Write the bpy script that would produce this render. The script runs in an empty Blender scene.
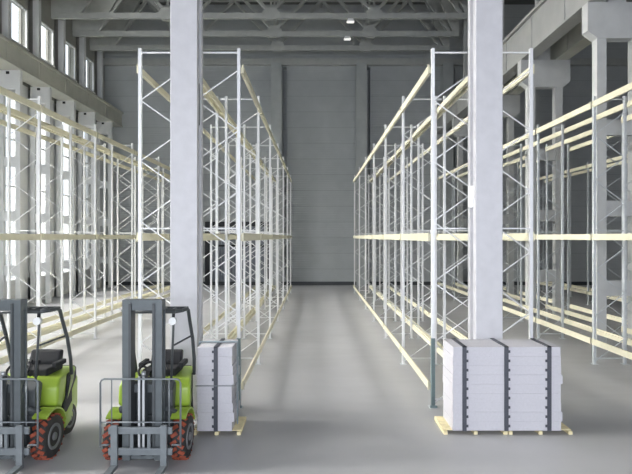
import bpy, bmesh, math, random
from mathutils import Vector, Matrix
random.seed(7)
C = bpy.context.scene.collection
sc = bpy.context.scene

# ------------------------------------------------------------------ camera, sky, light, exposure
cam_d = bpy.data.cameras.new('camera')
cam = bpy.data.objects.new('camera', cam_d); C.objects.link(cam)
cam.location = (0, 0, 3.0); cam.rotation_euler = (math.pi/2, 0, 0)
cam_d.sensor_width = 36; cam_d.lens = 36*513/632; cam_d.clip_end = 300
sc.camera = cam
sc.view_settings.view_transform = 'Standard'
try: sc.view_settings.look = 'None'
except Exception: pass
sc.view_settings.gamma = 1
sc.view_settings.use_curve_mapping = False
sc.view_settings.exposure = 0.0
try:
    sc.cycles.use_denoising = True
    sc.cycles.max_bounces = 10; sc.cycles.diffuse_bounces = 6
except Exception: pass

w = bpy.data.worlds.new('sky'); sc.world = w; w.use_nodes = True
nt = w.node_tree; nt.nodes.clear()
wo = nt.nodes.new('ShaderNodeOutputWorld'); wb = nt.nodes.new('ShaderNodeBackground')
tc = nt.nodes.new('ShaderNodeTexCoord'); sx = nt.nodes.new('ShaderNodeSeparateXYZ')
rp = nt.nodes.new('ShaderNodeValToRGB')
rp.color_ramp.elements[0].position = 0.0; rp.color_ramp.elements[0].color = (.8, .85, .9, 1)
rp.color_ramp.elements[1].position = 0.04; rp.color_ramp.elements[1].color = (.86, .93, 1.0, 1)
nt.links.new(tc.outputs['Generated'], sx.inputs[0]); nt.links.new(sx.outputs['Z'], rp.inputs[0])
nt.links.new(rp.outputs[0], wb.inputs[0]); wb.inputs[1].default_value = 1.7
nt.links.new(wb.outputs[0], wo.inputs[0])

def area(name, loc, rot, sx_, sy_, watts, col):
    d = bpy.data.lights.new(name, 'AREA'); d.shape = 'RECTANGLE'; d.size = sx_; d.size_y = sy_
    d.energy = watts; d.color = col
    o = bpy.data.objects.new(name, d); C.objects.link(o); o.location = loc; o.rotation_euler = rot
    return o
# overcast daylight standing outside the window wall, shining in (+x)
wd = area('window_daylight', (-16.5, 15.5, 10.5), (0, -math.pi/2+math.radians(28), 0), 15, 23, 13500, (1.0, .985, .96))
wd.data.spread = math.radians(64)
# daylight of the open loading gate behind the camera, shining into the hall (+y)
area('gate_daylight', (1, -5.5, 4.2), (math.pi/2, 0, 0), 18, 5, 1850, (.86, .89, 1.0))

# ------------------------------------------------------------------ materials
def mat(name, col, rough=.5, metal=0., var=.06, scale=6., bump=0., bscale=40., spec=.5, emit=None, es=0.):
    m = bpy.data.materials.new(name); m.use_nodes = True
    t = m.node_tree; b = t.nodes['Principled BSDF']
    b.inputs['Roughness'].default_value = rough; b.inputs['Metallic'].default_value = metal
    b.inputs['Specular IOR Level'].default_value = spec
    co = t.nodes.new('ShaderNodeTexCoord')
    n = t.nodes.new('ShaderNodeTexNoise'); n.inputs['Scale'].default_value = scale; n.inputs['Detail'].default_value = 4
    t.links.new(co.outputs['Object'], n.inputs['Vector'])
    r = t.nodes.new('ShaderNodeValToRGB')
    r.color_ramp.elements[0].position = .3; r.color_ramp.elements[1].position = .7
    r.color_ramp.elements[0].color = tuple(max(0, c*(1-var)) for c in col)+(1,)
    r.color_ramp.elements[1].color = tuple(min(1, c*(1+var)) for c in col)+(1,)
    t.links.new(n.outputs['Fac'], r.inputs[0]); t.links.new(r.outputs[0], b.inputs['Base Color'])
    if bump:
        n2 = t.nodes.new('ShaderNodeTexNoise'); n2.inputs['Scale'].default_value = bscale
        t.links.new(co.outputs['Object'], n2.inputs['Vector'])
        bp = t.nodes.new('ShaderNodeBump'); bp.inputs['Strength'].default_value = bump; bp.inputs['Distance'].default_value = .02
        t.links.new(n2.outputs['Fac'], bp.inputs['Height']); t.links.new(bp.outputs[0], b.inputs['Normal'])
    if emit:
        b.inputs['Emission Color'].default_value = emit+(1,); b.inputs['Emission Strength'].default_value = es
    return m

def cladding(name, col, seam=1.0, dark=.72):
    """painted sheet cladding in horizontal courses"""
    m = mat(name, col, .6, 0, .05, 1.2)
    t = m.node_tree; b = t.nodes['Principled BSDF']
    co = t.nodes.new('ShaderNodeTexCoord'); s = t.nodes.new('ShaderNodeSeparateXYZ')
    t.links.new(co.outputs['Object'], s.inputs[0])
    d = t.nodes.new('ShaderNodeMath'); d.operation = 'DIVIDE'; d.inputs[1].default_value = seam
    f = t.nodes.new('ShaderNodeMath'); f.operation = 'FRACT'
    g = t.nodes.new('ShaderNodeMath'); g.operation = 'LESS_THAN'; g.inputs[1].default_value = .05
    t.links.new(s.outputs['Z'], d.inputs[0]); t.links.new(d.outputs[0], f.inputs[0]); t.links.new(f.outputs[0], g.inputs[0])
    mx = t.nodes.new('ShaderNodeMixRGB'); mx.blend_type = 'MULTIPLY'; mx.inputs[2].default_value = (dark, dark, dark, 1)
    src = b.inputs['Base Color'].links[0].from_socket
    t.links.new(g.outputs[0], mx.inputs[0]); t.links.new(src, mx.inputs[1]); t.links.new(mx.outputs[0], b.inputs['Base Color'])
    wv = t.nodes.new('ShaderNodeTexWave'); wv.bands_direction = 'Z'; wv.inputs['Scale'].default_value = 2.2
    t.links.new(co.outputs['Object'], wv.inputs['Vector'])
    bp = t.nodes.new('ShaderNodeBump'); bp.inputs['Strength'].default_value = .15; bp.inputs['Distance'].default_value = .03
    t.links.new(wv.outputs['Fac'], bp.inputs['Height']); t.links.new(bp.outputs[0], b.inputs['Normal'])
    return m

M = {}
M['backwall'] = cladding('grey_cladding', (.43, .455, .46), .98, .86)
M['sidewall'] = mat('wall_plaster', (.42, .42, .40), .8, 0, .06, 1.5)
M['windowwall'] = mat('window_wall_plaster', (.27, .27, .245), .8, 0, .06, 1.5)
M['palepaint'] = mat('pale_wall_paint', (.64, .65, .65), .7, 0, .05, 1.5)
M['darkwall'] = mat('dark_wall', (.16, .16, .155), .8, 0, .08, 1.0)
M['roof'] = mat('roof_deck', (.13, .135, .128), .8, 0, .1, .8)
M['steel'] = mat('grey_truss_paint', (.42, .435, .415), .55, 0, .07, 3)
M['pilaster'] = mat('grey_pilaster_paint', (.40, .425, .42), .6, 0, .06, 2)
M['crane'] = mat('crane_beam_paint', (.42, .425, .38), .6, 0, .08, 1.6)
M['cranelight'] = mat('crane_beam_pale', (.36, .365, .35), .6, 0, .06, 1.6)
M['concrete'] = mat('pale_concrete', (.52, .53, .52), .7, 0, .06, 2.5, .1, 30)
M['column'] = mat('white_column_paint', (.52, .518, .535), .5, 0, .05, 5, .05, 25)
M['columnside'] = mat('column_channel', (.55, .56, .58), .6, 0, .05, 5)
M['upright'] = mat('pale_grey_powder_coat', (.74, .75, .75), .4, 0, .03, 8)
M['galv'] = mat('galvanised_steel', (.52, .55, .56), .45, .15, .08, 10)
M['beam'] = mat('cream_beam_paint', (.66, .63, .475), .45, 0, .04, 5)
M['teal'] = mat('teal_post_guard', (.15, .205, .21), .5, 0, .08, 8)
M['wood'] = mat('pale_pallet_wood', (.78, .69, .42), .7, 0, .12, 14)
M['block'] = mat('white_block', (.52, .512, .54), .65, 0, .035, 30, .12, 60)
M['strap'] = mat('dark_strap', (.055, .06, .075), .5, 0, .1, 20)
M['sidestrap'] = mat('grey_blue_strap', (.25, .30, .33), .6, 0, .1, 20)
M['green'] = mat('lime_paint', (.27, .39, .045), .35, 0, .05, 5)
M['mast'] = mat('mast_grey', (.10, .115, .12), .45, .2, .08, 9)
M['mastlight'] = mat('carriage_grey', (.17, .19, .2), .4, .2, .08, 9)
M['dark'] = mat('dark_plastic', (.015, .016, .018), .8, 0, .1, 12)
M['charcoal'] = mat('charcoal_frame', (.05, .057, .06), .45, 0, .1, 12)
M['rubber'] = mat('black_rubber', (.03, .028, .027), .75, 0, .1, 20)
M['lug'] = mat('rust_orange_tread', (.27, .06, .03), .7, 0, .2, 20)
M['hub'] = mat('pale_wheel_hub', (.17, .175, .18), .6, .2, .05, 12)
M['chrome'] = mat('bright_steel', (.5, .52, .53), .35, .7, .03, 12)
M['white'] = mat('white_plastic', (.85, .86, .86), .4, 0, .02, 12)
M['frame'] = mat('window_frame_paint', (.60, .61, .61), .5, 0, .04, 8)
M['lamp'] = mat('lit_lamp', (1, 1, 1), .5, 0, 0, 1, emit=(1, .98, .92), es=.8)
M['pavement'] = mat('pale_pavement', (.6, .6, .58), .9, 0, .08, .5)
M['door'] = mat('door_blue_grey', (.20, .22, .25), .5, 0, .06, 2)
M['doordark'] = mat('door_dark_frame', (.03, .032, .035), .5, 0, .06, 6)

# floor: polished grey concrete
fm = mat('polished_concrete', (.39, .39, .395), .33, 0, .07, .55)
t = fm.node_tree; b = t.nodes['Principled BSDF']
co = t.nodes.new('ShaderNodeTexCoord'); mp = t.nodes.new('ShaderNodeMapping'); mp.inputs['Scale'].default_value = (.5, 2.6, 1)
n = t.nodes.new('ShaderNodeTexNoise'); n.inputs['Scale'].default_value = 1.3; n.inputs['Detail'].default_value = 6
t.links.new(co.outputs['Object'], mp.inputs[0]); t.links.new(mp.outputs[0], n.inputs['Vector'])
mr = t.nodes.new('ShaderNodeMapRange'); mr.inputs[3].default_value = .26; mr.inputs[4].default_value = .46
t.links.new(n.outputs['Fac'], mr.inputs[0]); t.links.new(mr.outputs[0], b.inputs['Roughness'])
M['floor'] = fm

# glass pane: clear with a faint gloss
gm = bpy.data.materials.new('window_glass'); gm.use_nodes = True; t = gm.node_tree; t.nodes.clear()
o_ = t.nodes.new('ShaderNodeOutputMaterial'); mx = t.nodes.new('ShaderNodeMixShader')
tr = t.nodes.new('ShaderNodeBsdfTransparent'); gl = t.nodes.new('ShaderNodeBsdfGlossy'); gl.inputs['Roughness'].default_value = .1
mx.inputs[0].default_value = .06
t.links.new(tr.outputs[0], mx.inputs[1]); t.links.new(gl.outputs[0], mx.inputs[2])
t.links.new(mx.outputs[0], o_.inputs[0]); M['glass'] = gm

# ------------------------------------------------------------------ mesh helpers
class MB:
    def __init__(s): s.bm = bmesh.new()
    def box(s, x0, x1, y0, y1, z0, z1, bev=0):
        vs = [s.bm.verts.new(p) for p in ((x0,y0,z0),(x1,y0,z0),(x1,y1,z0),(x0,y1,z0),(x0,y0,z1),(x1,y0,z1),(x1,y1,z1),(x0,y1,z1))]
        fs = [s.bm.faces.new([vs[i] for i in q]) for q in ((0,3,2,1),(4,5,6,7),(0,1,5,4),(1,2,6,5),(2,3,7,6),(3,0,4,7))]
        if bev:
            es = list({e for f in fs for e in f.edges})
            bmesh.ops.bevel(s.bm, geom=es, offset=bev, segments=2, profile=.5, affect='EDGES')
        return s
    def bar(s, a, b, w_, h_, up=(0,0,1)):
        a = Vector(a); b = Vector(b); d = (b-a).normalized(); u = Vector(up)
        if abs(d.dot(u)) > .98: u = Vector((0,1,0))
        sd = d.cross(u).normalized(); u = sd.cross(d).normalized()
        sd *= w_/2; u *= h_/2
        vs = [s.bm.verts.new(p) for p in (a-sd-u, a+sd-u, a+sd+u, a-sd+u, b-sd-u, b+sd-u, b+sd+u, b-sd+u)]
        for q in ((0,3,2,1),(4,5,6,7),(0,1,5,4),(1,2,6,5),(2,3,7,6),(3,0,4,7)): s.bm.faces.new([vs[i] for i in q])
        return s
    def tube(s, pts, r, n=10, taper=None):
        pts = [Vector(p) for p in pts]; rings = []
        for i, p in enumerate(pts):
            d = (pts[min(i+1, len(pts)-1)] - pts[max(i-1, 0)]).normalized()
            u = Vector((0,0,1)) if abs(d.z) < .95 else Vector((0,1,0))
            a = d.cross(u).normalized(); c = a.cross(d).normalized()
            rr = r if taper is None else taper[i]
            rings.append([s.bm.verts.new(p + a*rr*math.cos(2*math.pi*k/n) + c*rr*math.sin(2*math.pi*k/n)) for k in range(n)])
        for i in range(len(rings)-1):
            for k in range(n):
                f = s.bm.faces.new((rings[i][k], rings[i][(k+1)%n], rings[i+1][(k+1)%n], rings[i+1][k])); f.smooth = True
        s.bm.faces.new(rings[0][::-1]); s.bm.faces.new(rings[-1])
        return s
    def prism(s, prof, axis, a, b, bev=0):
        """prof: 2D outline extruded along axis from a to b (axis x: (y,z); y: (x,z); z: (x,y))"""
        def P(p, t_):
            return {'x': (t_, p[0], p[1]), 'y': (p[0], t_, p[1]), 'z': (p[0], p[1], t_)}[axis]
        v0 = [s.bm.verts.new(P(p, a)) for p in prof]; v1 = [s.bm.verts.new(P(p, b)) for p in prof]
        fs = [s.bm.faces.new(v0), s.bm.faces.new(v1[::-1])]
        n_ = len(prof)
        for i in range(n_): fs.append(s.bm.faces.new((v0[(i+1)%n_], v0[i], v1[i], v1[(i+1)%n_])))
        if bev:
            es = list({e for f in fs for e in f.edges})
            bmesh.ops.bevel(s.bm, geom=es, offset=bev, segments=3, profile=.5, affect='EDGES')
        return s
    def lathe_x(s, prof, cx, cy, cz, n=28):
        """profile (x offset, radius) turned about an x-parallel axis"""
        rings = []
        for (px, r) in prof:
            rings.append([s.bm.verts.new((cx+px, cy+r*math.cos(2*math.pi*k/n), cz+r*math.sin(2*math.pi*k/n))) for k in range(n)])
        for i in range(len(rings)-1):
            for k in range(n):
                s.bm.faces.new((rings[i][k], rings[i][(k+1)%n], rings[i+1][(k+1)%n], rings[i+1][k])).smooth = True
        s.bm.faces.new(rings[0][::-1]); s.bm.faces.new(rings[-1])
        return s
    def mesh(s, name, m):
        bmesh.ops.recalc_face_normals(s.bm, faces=s.bm.faces)
        me = bpy.data.meshes.new(name); s.bm.to_mesh(me); s.bm.free()
        me.materials.append(M[m] if isinstance(m, str) else m)
        return me
    def build(s, name, m, parent=None, loc=None):
        return put(name, s.mesh(name, m), parent, loc)

def put(name, me, parent=None, loc=None):
    o = bpy.data.objects.new(name, me); C.objects.link(o)
    if parent is not None: o.parent = parent
    if loc is not None: o.location = loc
    return o
def tag(o, label=None, cat=None, group=None, kind=None):
    if label: o['label'] = label
    if cat: o['category'] = cat
    if group: o['group'] = group
    if kind: o['kind'] = kind
    return o
def thing(name, loc, label, cat, group=None, rz=0):
    o = bpy.data.objects.new(name, None); C.objects.link(o); o.location = loc; o.rotation_euler = (0, 0, rz)
    o.empty_display_size = .2
    return tag(o, label, cat, group, 'thing')
def struct(name, mb, m, parent=None):
    o = mb.build(name, m, parent)
    if parent is None: o['kind'] = 'structure'
    return o
def copy_tree(o, parent=None):
    c = o.copy(); C.objects.link(c)
    if parent is not None: c.parent = parent
    for ch in list(o.children): copy_tree(ch, c)
    return c

# ------------------------------------------------------------------ room shell
YB = 32.0; YF = -7.0; XL = -13.2; XR = 21.0; ZC = 17.5
struct('floor', MB().box(XL-.3, XR+.3, YF-1, YB+.3, -.2, 0), 'floor')
struct('ceiling', MB().box(XL-.3, XR+.3, YF, YB+.3, ZC, ZC+.25), 'roof')
PX = (-7.75, -2.42, 2.78, 8.05, 13.3)
wbm = MB(); px = XL-.3
for x in PX:  # slot added right of each pilaster so a dark strip of shade forms
    wbm.box(px, x+.34, YB, YB+.6, 0, ZC); wbm.box(x+.34, x+.6, YB, YB+.6, 13.6, ZC); px = x+.6
wbm.box(px, XR+.3, YB, YB+.6, 0, ZC)
wbm.box(XL-.3, XR+.3, YB+.6, YB+.7, 0, ZC)
struct('wall_back', wbm, 'backwall')
struct('wall_right', MB().box(XR, XR+.3, YF, YB, 0, ZC), 'darkwall')
struct('wall_front', MB().box(XL-.3, -10, YF-.3, YF, 0, ZC).box(8, XR+.3, YF-.3, YF, 0, ZC).box(-10, 8, YF-.3, YF, 7, ZC), 'sidewall')
struct('ground', MB().box(-90, XL-.3, -60, 90, -.25, -.05).box(XL-.3, XR+.3, -60, YF-1, -.25, -.05), 'pavement')
struct('baseboard_back', MB().box(XL, XR, YB-.06, YB, 0, .22), 'charcoal')

COLY = [23.4 + 2.35*k for k in range(-12, 4)]        # column axes along the window wall
LO = (.6, 1.8); UP = (.85, 2.5); SL = (.12, .62)      # lower window, upper window and slot added to form the strip of shade beside each column, from its axis
def wall_layer(z0, z1, openings, zs):
    q = MB(); prev = YF
    for y in COLY:
        spans = [(y+SL[0], y+SL[1], None)]
        if y != COLY[-1]: spans.append((y+openings[0], y+openings[1], zs))
        for (a, b_, zz) in spans:
            q.box(XL-.3, XL, prev, a, z0, z1)
            if zz:
                if zz[0] > z0: q.box(XL-.3, XL, a, b_, z0, zz[0])
                q.box(XL-.3, XL, a, b_, zz[1], z1)
            else: q.box(XL-.42, XL-.3, a-.05, b_+.05, z0, z1)
            prev = b_
    q.box(XL-.3, XL, prev, YB, z0, z1)
    return q
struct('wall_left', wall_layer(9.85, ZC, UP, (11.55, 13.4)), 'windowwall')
struct('wall_left', wall_layer(0, 9.85, LO, (1.1, 9.3)), 'palepaint')
nwin = 0
for y in COLY[:-1]:
    for (z0, z1, rows, a, b_) in ((1.1, 9.3, 4, y+LO[0], y+LO[1]), (11.55, 13.4, 1, y+UP[0], y+UP[1])):
        nwin += 1
        f = MB(); x0, x1 = XL-.12, XL-.05; t_ = .05
        f.box(x0, x1, a, a+t_, z0, z1).box(x0, x1, b_-t_, b_, z0, z1).box(x0, x1, a+t_, b_-t_, z0, z0+t_).box(x0, x1, a+t_, b_-t_, z1-t_, z1)
        for r in range(1, rows):
            zz = z0 + (z1-z0)*r/rows; f.box(x0, x1, a+t_, b_-t_, zz-.03, zz+.03)
        wo_ = struct('window_%d' % nwin, f, 'frame')
        MB().box(XL-.09, XL-.08, a+t_, b_-t_, z0+t_, z1-t_).build('pane', 'glass', wo_)
        MB().box(XL-.05, XL+.05, a, b_, z0-.001, z0+.035).build('window_sill', 'frame', wo_)

# pilasters above the runway beam, one per column
for i, y in enumerate(COLY):
    struct('trim_%d' % (i+1), MB().box(XL, XL+.28, y+.5, y+.72, 10.75, ZC), 'palepaint')
# steel pilasters and girder on the end wall
for i, x in enumerate((-7.75, -2.42, 2.78, 8.05, 13.3)):
    pb = MB().box(x-.32, x+.32, YB-.8, YB-.74, 0, 13.6).box(x-.05, x+.05, YB-.74, YB-.05, 0, 13.6).box(x-.32, x+.32, YB-.05, YB, 0, 13.6)
    struct('trim_%d' % (30+i), pb, 'pilaster')
struct('trim_40', MB().box(XL, XR, YB-.3, YB, 13.65, 14.05), 'steel')

# grey gate low in the end wall, seen through the racks
dg = MB()
dg.box(-6.9, -6.6, YB-.12, YB, 0, 3.95).box(-3.0, -2.95, YB-.12, YB, 0, 3.95).box(-6.6, -3.0, YB-.12, YB, 3.65, 3.95)
d1 = struct('door_1', dg, 'doordark')
for i in range(5):
    MB().box(-6.58+i*.716, -6.58+i*.716+.68, YB-.08, YB-.02, .22, 3.62).build('door_leaf', 'door', d1)
rail = MB()
for z in (2.4, 2.95): rail.box(-6.55, -3.05, YB-.14, YB-.08, z, z+.12)
rail.build('door_rail', 'doordark', d1)

# runway beams
def ibeam_y(name, xf, sgn, z0, z1, m, wdt=.55, y0=YF, y1=YB-.02):
    """runway beam running the length of the hall; xf = the face towards the hall, sgn = towards the wall"""
    a, b_ = (xf, xf+sgn*wdt)
    lo, hi = min(a, b_), max(a, b_)
    q = MB().box(lo, hi, y0, y1, z0+.06, z1-.1)
    q.box(lo-.06, hi+.06, y0, y1, z0, z0+.06).box(lo-.1, hi+.1, y0, y1, z1-.1, z1)
    y = y0+1.2
    while y < y1:
        q.box(lo-.03, lo, y, y+.05, z0+.06, z1-.1).box(hi, hi+.03, y, y+.05, z0+.06, z1-.1); y += 2.35
    o = q.build(name, m); return o
rb = ibeam_y('runway_beam', -12.1, -1, 9.85, 10.75, 'crane', .75)
tag(rb, 'long olive grey runway beam under the high windows', 'beam', 'runway beams')
rb = ibeam_y('runway_beam', 7.46, 1, 9.4, 10.75, 'cranelight', .36)
tag(rb, 'pale runway beam on the inner end of the column heads, above the racks', 'beam', 'runway beams')
rb = ibeam_y('runway_beam', 9.05, -1, 9.4, 10.6, 'crane', .36)
tag(rb, 'dim runway beam on the outer end of the column heads, next hall side', 'beam', 'runway beams')

# ladder-like concrete columns, window side
ordw = {0: 'fifth', 1: 'fourth', 2: 'third', 3: 'second', 4: 'last'}
def ladder_col(x0, x1, y, lw, zt, zh, rungs, dep, head, label, grp, upper=None, m='concrete'):
    t_ = thing('ladder_column', ((x0+x1)/2, y, 0), label, 'column', grp)
    h = (x1-x0)/2
    MB().box(-h, -h+lw, 0, dep, 0, zh).build('leg', m, t_)
    MB().box(h-lw, h, 0, dep, 0, zh).build('leg', m, t_)
    for z in rungs: MB().box(-h+lw, h-lw, .03, dep-.03, z-.21, z+.21).build('rung', m, t_)
    if head:
        a, b_ = head[0]-(x0+x1)/2, head[1]-(x0+x1)/2
        ch = .2
        MB().prism([(-h, zh), (h, zh), (b_, zh+ch), (b_, zt), (a, zt), (a, zh+ch)], 'y', -.03, dep+.03).build('column_head', m, t_)
    else:
        MB().box(-h, h, 0, dep, zh, zt).build('column_head', m, t_)
        MB().box(-.12, .0, -.04, 0, zt-.16, zt-.06).build('bracket', 'dark', t_)
    if upper: MB().box(upper[0]-(x0+x1)/2, upper[1]-(x0+x1)/2, .05, dep-.05, zt, ZC-.004).build('upper_post', m, t_)
    return t_
labs = ['pale ladder-like column at the window wall, fifth from the end wall', 'pale ladder-like column at the window wall, fourth from the end wall',
        'pale ladder-like column at the window wall, third from the end wall', 'pale ladder-like column at the window wall, second from the end wall',
        'pale ladder-like column with dark gaps, standing at the end wall beyond the last window']
for k, y in enumerate(COLY[-5:]):
    ladder_col(XL+.17, XL+1.06, y, .2, 9.85, 9.1, (1.62, 3.86, 6.1), .17, None, labs[k], 'ladder columns along the windows', m='palepaint')
rl = ['broad grey twin-legged column nearest the camera between the racks, with chamfered head', 'grey twin-legged column, second from the camera, its chamfered head under the runway beam',
      'grey twin-legged column, third from the camera, mostly behind the white column', 'grey twin-legged column, fourth from the camera, deep behind the aisle racks']
RC = [14.0, 18.55, 23.1, 27.65]
for k, y in enumerate(RC):
    ladder_col(7.67, 8.92, y, .26, 9.4, 8.42, (1.6, 3.78, 6.0), .25, (7.40, 9.18), rl[k], 'twin-legged columns between the halls', (8.0, 8.5))

# roof trusses
def make_truss(y, label):
    t_ = thing('roof_truss', (-2.4, y, 14.03), label, 'truss', 'roof trusses')
    x0, x1 = -12.7+2.4, 7.75+2.4
    MB().box(-XL*-1+2.4+.02, x1, -.08, .08, -.14, .13).build('bottom_chord', 'steel', t_)
    MB().box(-XL*-1+2.4+.02, x1, -.08, .08, 2.72, 2.95).build('top_chord', 'steel', t_)
    bn = [-7.4+2.4, -2.25+2.4, 2.9+2.4]; tn = [-9.9+2.4, -4.8+2.4, .33+2.4, 5.4+2.4]
    for i, x in enumerate(bn):
        MB().bar((x, 0, .12), (tn[i], 0, 2.78), .15, .15).build('diagonal', 'steel', t_)
        MB().bar((x, 0, .12), (tn[i+1], 0, 2.78), .15, .15).build('diagonal', 'steel', t_)
        MB().box(x-.05, x+.05, -.05, .05, .13, 2.72).build('vertical', 'steel', t_)
        MB().prism([(x-.3, -.19), (x+.3, -.19), (x+.42, .17), (x+.22, .42), (x-.22, .42), (x-.42, .17)], 'y', -.09, .09).build('gusset_plate', 'steel', t_)
    MB().bar((-11.8+2.4, 0, .12), (tn[0], 0, 2.78), .15, .15).build('diagonal', 'steel', t_)
    MB().bar((7.2+2.4, 0, .12), (tn[3], 0, 2.78), .15, .15).build('diagonal', 'steel', t_)
    a = XL+.02+2.4
    MB().prism([(a, .13), (a+1.35, .13), (a+1.65, .5), (a+2.9, 2.72), (a, 2.72)], 'y', -.1, .1).build('end_plate', 'steel', t_)
    MB().prism([(x1, .13), (x1-.35, .13), (x1-1.4, 2.72), (x1, 2.72)], 'y', -.1, .1).build('end_plate', 'steel', t_)
    return t_
tl = ['grey roof truss crossing overhead, nearest of the row, cut by the top of the picture', 'grey roof truss crossing overhead, second of the row, with a lamp under its chord',
      'grey roof truss crossing overhead, last one before the end wall']
TY = [25.6, 27.85, 29.95]
for y, l in zip(TY, tl): make_truss(y, l)
struct('trim_50', MB().box(XL, 7.7, 23.2, 23.5, 13.87, 14.2).box(XL, 7.7, 23.24, 23.46, 17.0, ZC), 'steel')
for i, x in enumerate([-12.2, -9.9, -7.4, -4.8, -2.25, .33, 2.9, 5.4]):
    struct('trim_%d' % (60+i), MB().box(x-.06, x+.06, 10, YB, ZC-.2, ZC), 'steel')

# two lit lamps under the trusses
for i, (x, y) in enumerate(((1.72, TY[0]), (1.70, TY[1]))):
    lt = thing('ceiling_lamp', (x, y, 13.72), ('small lit lamp under the nearest roof truss', 'small lit lamp under the second roof truss, dimmer')[i], 'lamp', 'lamps under the trusses')
    MB().prism([(-.2, .02), (.2, .02), (.12, .15), (-.12, .15)], 'y', -.13, .13, .01).build('housing', 'white', lt)
    MB().box(-.17, .17, -.1, .1, -.01, .02).build('lens', 'lamp', lt)

# ------------------------------------------------------------------ pallet racks
HU = 6.32
cache = {}
def upright_mesh(m):
    if ('u', m) not in cache:
        q = MB(); a, d, t_ = .027, .032, .008
        # open C-section, opening towards +y, with returned lips
        q.prism([(-a,-d),(a,-d),(a,d),(a-.013,d),(a-.013,d-t_),(a-t_,d-t_),(a-t_,-d+t_),(-a+t_,-d+t_),(-a+t_,d-t_),(-a+.013,d-t_),(-a+.013,d),(-a,d)], 'z', .012, HU)
        cache[('u', m)] = q.mesh('upright', m)
    return cache[('u', m)]
def foot_mesh(m):
    if ('f', m) not in cache: cache[('f', m)] = MB().box(-.07, .07, -.075, .075, 0, .012).mesh('foot_plate', m)
    return cache[('f', m)]
def guard_mesh():
    if 'g' not in cache:
        q = MB(); q.box(-.0315, .0315, -.047, -.035, .012, 1.22); q.box(-.0315, -.0275, -.035, .03, .012, 1.22); q.box(.0275, .0315, -.035, .03, .012, 1.22)
        q.box(-.06, .06, -.09, -.058, .012, .05)
        cache['g'] = q.mesh('post_guard', 'teal')
    return cache['g']
def brace_mesh(D, kind, m):
    if (D, kind, m) not in cache:
        q = MB(); h = D/2-.03; s_ = .27
        if kind == 'h': q.box(-h, h, -.012, .012, -.012, .012)
        elif kind == 'u': q.bar((-h, 0, -s_), (h, 0, s_), .018, .016, (0, 1, 0))
        else: q.bar((-h, 0, s_), (h, 0, -s_), .018, .016, (0, 1, 0))
        cache[(D, kind, m)] = q.mesh('horizontal_brace' if kind == 'h' else 'diagonal_brace', m)
    return cache[(D, kind, m)]
def beam_mesh(L, sgn):
    if ('b', L, sgn) not in cache:
        q = MB(); h = L/2-.052
        q.prism([(-.025*sgn, -.07), (.025*sgn, -.07), (.025*sgn, .03), (.0, .03), (.0, .07), (-.025*sgn, .07)], 'y', -h, h)
        for e in (-1, 1): q.box(-.03*sgn-.006, -.03*sgn+.006, e*h-.02, e*h+.02, -.08, .08)
        cache[('b', L, sgn)] = q.mesh('beam', 'beam')
    return cache[('b', L, sgn)]
BAY = 3.06
def rack(xc, D, ys, levels, label, grp, um='upright', guards=(), face=None, spacer=None):
    """one straight run of pallet racking; ys = frame positions, levels = beam heights"""
    r = thing('pallet_rack', (xc, ys[0], 0), label, 'rack', grp)
    for i, y in enumerate(ys):
        yy = y-ys[0]
        for sx_ in (-1, 1):
            u = put('upright', upright_mesh(um), r, (sx_*(D/2-.03), yy, 0))
            put('foot_plate', foot_mesh('galv'), u)
            if (i, sx_) in guards:
                g = put('post_guard', guard_mesh(), u); g['label'] = 'teal post guard'
        for z in (.14, 3.15, 6.25): put('horizontal_brace', brace_mesh(D, 'h', um), r, (0, yy, z))
        z = .60-.27; up = True
        # zigzag: right-hand nodes at .60, 1.67, 2.74, 3.81, 4.88, 5.95
        n_ = 0
        zz = .33
        while zz + .27 < 6.2:
            put('diagonal_brace', brace_mesh(D, 'u' if n_ % 2 == 0 else 'd', um), r, (0, yy, zz)); zz += .535; n_ += 1
        if spacer: put('row_spacer', spacer, r, (math.copysign(D/2+.055, spacer_dir), yy, 6.25))
    for i in range(len(ys)-1):
        L = round(ys[i+1]-ys[i], 3); ym = (ys[i]+ys[i+1])/2-ys[0]
        for z in levels:
            for sx_ in (-1, 1):
                put('beam', beam_mesh(L, -sx_), r, (sx_*(D/2+.012), ym, z))
    return r
FY = [9.05+BAY*i for i in range(7)]
LM = (.37, 3.0, 5.98)
sp = MB().box(-.055, .055, -.018, .018, -.02, .02).mesh('row_spacer', 'upright'); spacer_dir = -1
rack(-1.74, .82, FY, LM, 'cream-beamed pallet rack lining the central aisle on the forklifts side', 'racks along the central aisle', guards=((0, 1),), spacer=sp)
rack(-2.72, .82, FY, LM, 'cream-beamed pallet rack directly behind the forklifts, back to back with the aisle rack', 'racks along the central aisle')
spacer_dir = 1
rack(2.44, .82, FY, LM, 'cream-beamed pallet rack lining the central aisle beside the wide strapped block stack', 'racks along the central aisle', guards=((0, -1),), spacer=sp)
rack(3.41, .82, FY, LM, 'cream-beamed pallet rack behind the white box column, back to back with the aisle rack', 'racks along the central aisle')
LW = (.45, 3.0, 6.02)
spacer_dir = -1
rack(-6.89, .78, FY, LW, 'yellow-beamed pallet rack across the bright aisle behind the forklifts', 'racks near the windows')
rack(-7.87, .78, FY, LW, 'yellow-beamed pallet rack closest to the window wall', 'racks near the windows')
LR = (.54, 3.0, 6.12)
rack(6.93, .78, FY, LR, 'long galvanised pallet rack in front of the twin-legged columns', 'racks by the twin-legged columns', um='galv')
segs = [((10.2, 13.75), 'short rear rack bay before the nearest twin-legged column'),
        ((14.75, 18.3), 'short rear rack bay between the nearest and second twin-legged columns'),
        ((19.3, 22.85), 'short rear rack bay between the second and third twin-legged columns'),
        ((23.85, 27.4), 'short rear rack bay between the third and fourth twin-legged columns')]
for ys, l in segs: rack(8.62, .82, list(ys), LR, l, 'rear rack bays', um='galv')
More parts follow.
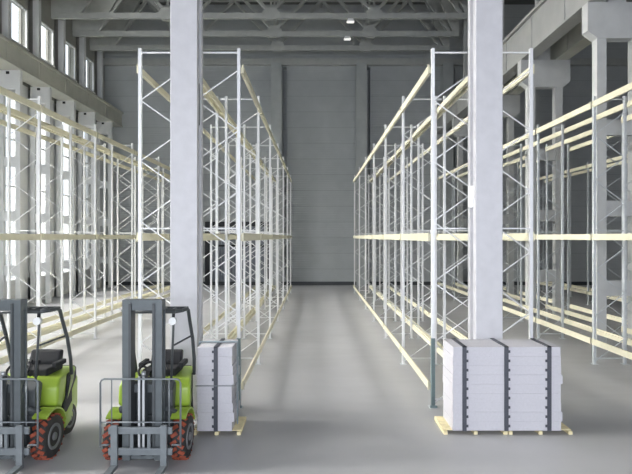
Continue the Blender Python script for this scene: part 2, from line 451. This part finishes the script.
rack(12.4, .8, [13.5+BAY*i for i in range(6)], LR, 'dim olive-beamed pallet rack far back in the next hall', 'racks in the next hall', um='galv')

# ------------------------------------------------------------------ white columns by the loads
def white_column(x, label, box):
    c_ = thing('steel_column', (x, 8.45, 0), label, 'column', 'white columns in front of the aisle racks')
    hw = .222
    MB().box(-hw, hw, 0, .13, 0, ZC, .008).build('front_flange', 'column', c_)
    MB().box(-hw, hw, .32, .45, 0, ZC, .008).build('rear_flange', 'column', c_)
    MB().box(-hw+.05, hw-.05, .13, .32, 0, ZC).build('web', 'columnside', c_)
    MB().box(-hw-.02, hw+.02, -.012, .46, 0, .025).build('base_plate', 'columnside', c_)
    if box:
        bx_ = MB().box(-hw-.03, -hw+.05, .12, .34, 3.5, 3.86, .01).build('junction_box', 'white', c_)
        MB().box(-hw-.036, -hw-.03, .15, .31, 3.54, 3.82).build('lid', 'white', bx_)
    else:
        MB().box(hw-.05, hw-.02, .17, .28, 4.9, 5.6).build('cable_cover', 'charcoal', c_)
        MB().box(hw-.05, hw-.03, .18, .27, 1.2, 1.9).build('cable_cover', 'columnside', c_)
white_column(-2.18, 'tall white square column beside the forklifts, rising behind the narrow strapped stack', False)
white_column(2.855, 'tall white square column with a small white box, rising behind the wide strapped stack', True)

# ------------------------------------------------------------------ pallets with strapped blocks
def pallet_parts(root, W, D):
    n_ = 6
    for i in range(n_):
        y0 = i*D/n_+.003+(.05 if i == 0 else 0); MB().box(-W/2, W/2, y0, (i+1)*D/n_-.003, .05, .062).build('deck_board', 'wood', root)
    for x in (-W/2+.03, 0, W/2-.03):
        MB().box(x-.028, x+.028, .004, D-.002, 0, .05).build('runner', 'wood', root)
D_P = .64
p1 = thing('wooden_pallet', (-1.505, 7.76, 0), 'pale wooden pallet beside the forklift, under the narrow strapped stack', 'pallet', 'wooden pallets')
pallet_parts(p1, .73, D_P)
p2 = thing('wooden_pallet', (2.425, 7.78, 0), '', 'pallet', 'wooden pallets'); pallet_parts(p2, .97, D_P); p2['label'] = 'pale wooden pallet under the wide strapped stack, on its central aisle side'
p3 = copy_tree(p2); p3.location = (3.41, 7.78, 0); p3['label'] = 'pale wooden pallet under the wide strapped stack, on the side away from the central aisle'

def block_stack(loc, W, D, cols, straps, label, tooth, side=False, band=False):
    t_ = thing('block_stack', loc, label, 'block stack', 'strapped block stacks')
    LH = .141; N = 9; bw = W/cols
    for r in range(N):
        for c_ in range(cols):
            j = random.uniform(-.006, .006); k = random.uniform(-.004, .004)
            x0 = -W/2+c_*bw+.002; x1 = x0+bw-.004
            q = MB(); z0 = r*LH; z1 = z0+LH-.0006
            out = (.03 if r % 4 == 1 else .012 if r % 4 == 2 else 0)
            q.box(x0+j if c_ == 0 else x0, (x1+j+out) if c_ == cols-1 else x1, 0+k, D, z0, z1, .002)
            q.build('block', 'block', t_)
    H = N*LH
    for (sx_, td) in zip(straps, tooth):
        q = MB(); w_ = .03
        q.box(sx_-w_, sx_+w_, -.022, -.008, .0, H+.012)
        q.box(sx_-w_, sx_+w_, -.022, D+.022, H, H+.012)
        q.box(sx_-w_, sx_+w_, D+.008, D+.022, .0, H+.012)
        for r in range(N):
            z = r*LH+.055; a, b_ = (sx_+td*(w_+.028), sx_+td*w_)
            q.box(min(a, b_), max(a, b_), -.018, -.006, z, z+.038)
        s_ = q.build('strap', 'strap', t_)
    if side:
        q = MB(); x = W/2+.026; y = D*.55
        q.box(x, x+.014, y-.04, y+.04, 0, H+.012); q.box(-x-.014, -x, y-.04, y+.04, 0, H+.012); q.box(-x-.014, x+.014, y-.04, y+.04, H+.012, H+.022)
        for r in range(N):
            z = r*LH+.055; q.box(x, x+.012, y-.08, y-.04, z, z+.045)
        q.build('strap', 'sidestrap', t_)
    if band:
        q = MB(); z = 5*LH-.02
        q.box(-W/2-.02, W/2+.048, -.03, -.022, z, z+.012); q.box(W/2+.042, W/2+.048, -.022, D+.02, z, z+.012)
        q.build('band', 'mastlight', t_)
    return t_
ZP = .062
block_stack((-1.535, 7.765, ZP), .53, .6, 1, (.02,), 'narrow stack of white blocks with one dark strap, beside the forklift', (-1,), side=True, band=True)
block_stack((2.895, 7.785, ZP), 1.64, .6, 2, (-.645, -.01, .64), 'wide stack of white blocks with three dark straps, in front of the white box column', (1, 1, -1))

# ------------------------------------------------------------------ forklifts
def make_forklift(loc, rz, label):
    F = thing('forklift', loc, label, 'forklift', 'forklifts', rz)
    # mast
    for s_ in (-1, 1):
        x = s_*.208
        q = MB(); q.box(x-.05, x+.05, -.34, -.31, .1, 2.18).box(x+s_*.02-.012, x+s_*.02+.012, -.31, -.21, .1, 2.18).box(x-.05, x+.05, -.21, -.18, .1, 2.18)
        q.build('mast_channel', 'mast', F)
        x2 = s_*.145
        q = MB(); q.box(x2-.008, x2+.008, -.36, -.2, .16, 2.14).box(x2-.012+s_*.012, x2+.012+s_*.012, -.36, -.345, .16, 2.14)
        q.build('inner_mast_channel', 'charcoal', F)
        MB().tube([(s_*.3, -.26, .75), (s_*.42, .1, .55)], .032, 10).build('tilt_cylinder', 'charcoal', F)
        x3 = s_*.028
        MB().box(x3-.014, x3+.014, -.372, -.362, .22, 1.2).build('lift_chain', 'chrome', F)
    MB().box(-.255, .255, -.33, -.2, 2.04, 2.185, .01).build('mast_crossbar', 'mast', F)
    MB().box(-.26, .26, -.24, -.2, .95, 1.06, .008).build('mast_crossbar', 'mast', F)
    MB().box(-.27, .27, -.3, -.2, .1, .26, .01).build('mast_crossbar', 'mast', F)
    MB().tube([(0, -.28, .15), (0, -.28, 1.18)], .045, 14).build('lift_cylinder', 'charcoal', F)
    MB().tube([(0, -.28, 1.18), (0, -.28, 1.24)], .03, 14).build('lift_piston', 'chrome', F)
    # carriage, load backrest, forks
    q = MB()
    q.box(-.41, .41, -.42, -.375, .2, .29, .008).box(-.41, .41, -.42, -.375, .47, .56, .008)
    q.box(-.13, -.09, -.41, -.38, .29, .47).box(.09, .13, -.41, -.38, .29, .47)
    q.build('carriage', 'mastlight', F)
    q = MB(); zt = 1.175; hx = .515; yb = -.4
    q.tube([(-hx, yb, .3), (-hx, yb, zt-.05), (-hx+.015, yb, zt-.015), (-hx+.05, yb, zt), (hx-.05, yb, zt), (hx-.015, yb, zt-.015), (hx, yb, zt-.05), (hx, yb, .3)], .013, 8)
    for x in (-.37, .37): q.tube([(x, yb, .56), (x, yb, zt)], .009, 8)
    q.tube([(-hx, yb, .62), (hx, yb, .62)], .01, 8); q.tube([(-hx, yb, .33), (-.4, yb, .33)], .012, 8); q.tube([(hx, yb, .33), (.4, yb, .33)], .012, 8)
    q.build('load_backrest', 'mastlight', F)
    for s_ in (-1, 1):
        x = s_*.315
        q = MB()
        q.prism([(-.43, .60), (-.475, .60), (-.475, .10), (-1.45, .075), (-1.5, .065), (-1.5, .055), (-.5, .05), (-.44, .055), (-.43, .07)], 'x', x-.04, x+.04)
        q.build('fork', 'mastlight', F)
    # chassis
    q = MB()
    q.prism([(-.14, .22), (.1, .18), (.72, .2), (.72, .66), (-.14, .62)], 'x', -.33, .33, .02)
    q.build('chassis', 'charcoal', F)
    q = MB(); q.prism([(-.14, .62), (-.02, .62), (.06, 1.0), (-.02, 1.06), (-.14, .95)], 'x', -.34, .34, .02)
    q.build('dashboard', 'charcoal', F)
    # hood: rounded green box narrowing to the rear
    def tapered(prof, y_ref, w0, w1, y1, bev=.05):
        q_ = MB(); q_.prism(prof, 'x', -1, 1)
        for v in q_.bm.verts:
            k = min(1, max(0, (v.co.y-y_ref)/(y1-y_ref))); v.co.x *= w0+(w1-w0)*k
        bmesh.ops.bevel(q_.bm, geom=list(q_.bm.edges), offset=bev, segments=3, profile=.5, affect='EDGES')
        for f in q_.bm.faces: f.smooth = True
        return q_
    tapered([(.12, .66), (.3, .58), (.55, .58), (.85, .78), (1.05, .90), (1.12, .97), (.95, 1.0), (.25, 1.01), (.14, .92)], .3, .50, .29, 1.2).build('hood', 'green', F)
    tapered([(.46, .2), (1.12, .2), (1.24, .34), (1.26, .80), (.9, .72), (.62, .60), (.46, .58)], .3, .485, .265, 1.26, .04).build('counterweight', 'green', F)
    tapered([(.3, .53), (.5, .45), (.9, .5), (1.2, .55), (1.2, .93), (1.08, .985), (.54, .99), (.52, .85), (.45, .7), (.3, .61)], .3, .508, .265, 1.2, .015).build('side_panel', 'dark', F)
    # fenders
    for s_ in (-1, 1):
        x0, x1 = (.33, .53) if s_ > 0 else (-.53, -.33)
        q = MB(); a = [(.0+.36*math.cos(u), .31+.36*math.sin(u)) for u in [math.radians(d) for d in range(15, 126, 10)]]
        inn = [(.0+.335*math.cos(u), .31+.335*math.sin(u)) for u in [math.radians(d) for d in range(125, 14, -10)]]
        q.prism(a+inn, 'x', x0, x1)
        q.build('fender', 'green', F)
    # wheels
    def wheel(x, y, r, w_, front):
        q = MB(); h = w_/2
        q.lathe_x([(-h, r*.55), (-h, r*.9), (-h+.03, r*.97), (h-.03, r*.97), (h, r*.9), (h, r*.55)], x, y, r)
        W_ = q.build('wheel', 'rubber', F)
        s_ = 1 if x > 0 else -1
        hb = MB(); hb.lathe_x([(-.02, r*.58), (.012, r*.58), (.012, r*.46), (-.01, r*.42), (-.01, r*.2), (.02, r*.16), (.02, .01)] if s_ > 0 else
                               [(.02, r*.58), (-.012, r*.58), (-.012, r*.46), (.01, r*.42), (.01, r*.2), (-.02, r*.16), (-.02, .01)], x+s_*h, y, r, 24)
        hb.build('hub', 'hub', W_)
        if front:
            lg = MB(); n_ = 19
            for k in range(n_):
                for e in (-1, 1):
                    u = 2*math.pi*(k+(.5 if e > 0 else 0))/n_
                    a = Vector((x+e*.012, y+r*.985*math.cos(u), r+r*.985*math.sin(u)))
                    u2 = u+.16
                    b2 = Vector((x+e*(h-.008), y+r*.975*math.cos(u2), r+r*.975*math.sin(u2)))
                    lg.bar(a, b2, .046, .02, (0, math.cos(u), math.sin(u)))
            lg.build('tread', 'lug', W_)
        return W_
    for s_ in (-1, 1): wheel(s_*.445, -.02, .295, .18, True)
    for s_ in (-1, 1): wheel(s_*.27, .82, .24, .15, False)
    # overhead guard
    RZ = 1.985; y0, y1 = -.02, .34
    g = MB()
    for s_ in (-1, 1):
        g.tube([(s_*.33, y0, RZ), (s_*.41, .1, RZ), (s_*.425, y1-.06, RZ), (s_*.43, y1, RZ-.03), (s_*.435, y1+.07, RZ-.2), (s_*.445, .53, 1.52), (s_*.445, .63, 1.2), (s_*.43, .69, .95)], .026, 10)
    g.tube([(-.42, y0+.1, RZ), (.42, y0+.1, RZ)], .024, 10).tube([(-.43, y1, RZ), (.43, y1, RZ)], .024, 10)
    g.tube([(-.35, y0, RZ), (.35, y0, RZ)], .026, 10)
    for x in (-.26, -.13, 0, .13, .26): g.box(x-.012, x+.012, y0, y1, RZ-.012, RZ+.012)
    g.build('overhead_guard', 'charcoal', F)
    for s_ in (-1, 1):
        p = MB().tube([(s_*.32, y0+.02, RZ), (s_*.305, .0, 1.6), (s_*.30, -.06, 1.05)], .017, 8).build('front_post', 'charcoal', F)
        MB().tube([(s_*.31, y0+.05, 1.52), (s_*.44, .52, 1.56)], .014, 8).build('grab_bar', 'charcoal', F)
        l = MB().tube([(s_*.315, -.07, 1.86), (s_*.315, .0, 1.86)], .05, 14).build('work_lamp', 'white', p)
        l['label'] = 'white work lamp'
        MB().tube([(s_*.315, -.02, 1.86), (s_*.315, .0, 1.97), (s_*.315, .02, 2.0)], .02, 8).build('lamp_bracket', 'dark', p)
    # seat, steering wheel, levers
    q = MB(); q.prism([(.36, .99), (.82, .99), (.84, 1.08), (.36, 1.11)], 'x', -.24, .24, .03)
    seat = q.build('seat', 'dark', F)
    q = MB(); q.prism([(.72, 1.03), (.82, 1.03), (.88, 1.25), (.86, 1.29), (.78, 1.29), (.7, 1.1)], 'x', -.23, .23, .03); q.build('backrest', 'dark', seat)
    for s_ in (-1, 1): MB().box(s_*.29-.035, s_*.29+.035, .45, .76, 1.1, 1.17, .015).build('armrest', 'dark', seat)
    st = MB(); R = .15; c0 = Vector((-.06, .16, 1.15)); nrm = Vector((0, -.55, .83)).normalized(); ax = Vector((1, 0, 0)); ay = nrm.cross(ax)
    st.tube([c0+ax*R*math.cos(2*math.pi*k/24)+ay*R*math.sin(2*math.pi*k/24) for k in range(25)], .018, 8)
    for k in range(3):
        u = 2*math.pi*k/3+.5; st.bar(c0, c0+ax*R*math.cos(u)+ay*R*math.sin(u), .03, .015)
    st.tube([c0-nrm*.03, c0+nrm*.02], .04, 12)
    sw = st.build('steering_wheel', 'dark', F)
    MB().tube([c0, c0-nrm*.26], .026, 10).build('steering_column', 'dark', sw)
    for i in range(3):
        q = MB(); x = .16+i*.05; q.tube([(x, .06, 1.08), (x, .1, 1.26)], .008, 6).tube([(x, .1, 1.26), (x, .105, 1.3)], .018, 8); q.build('lever', 'dark', F)
    return F
f1 = make_forklift((-2.255, 6.99, 0), 0, 'lime green and grey forklift parked against the narrow strapped block stack')
f2 = copy_tree(f1); f2.location = (-4.09, 6.99, 0)
f2['label'] = 'lime green and grey forklift standing out of reach of the stacks, partly outside the picture'
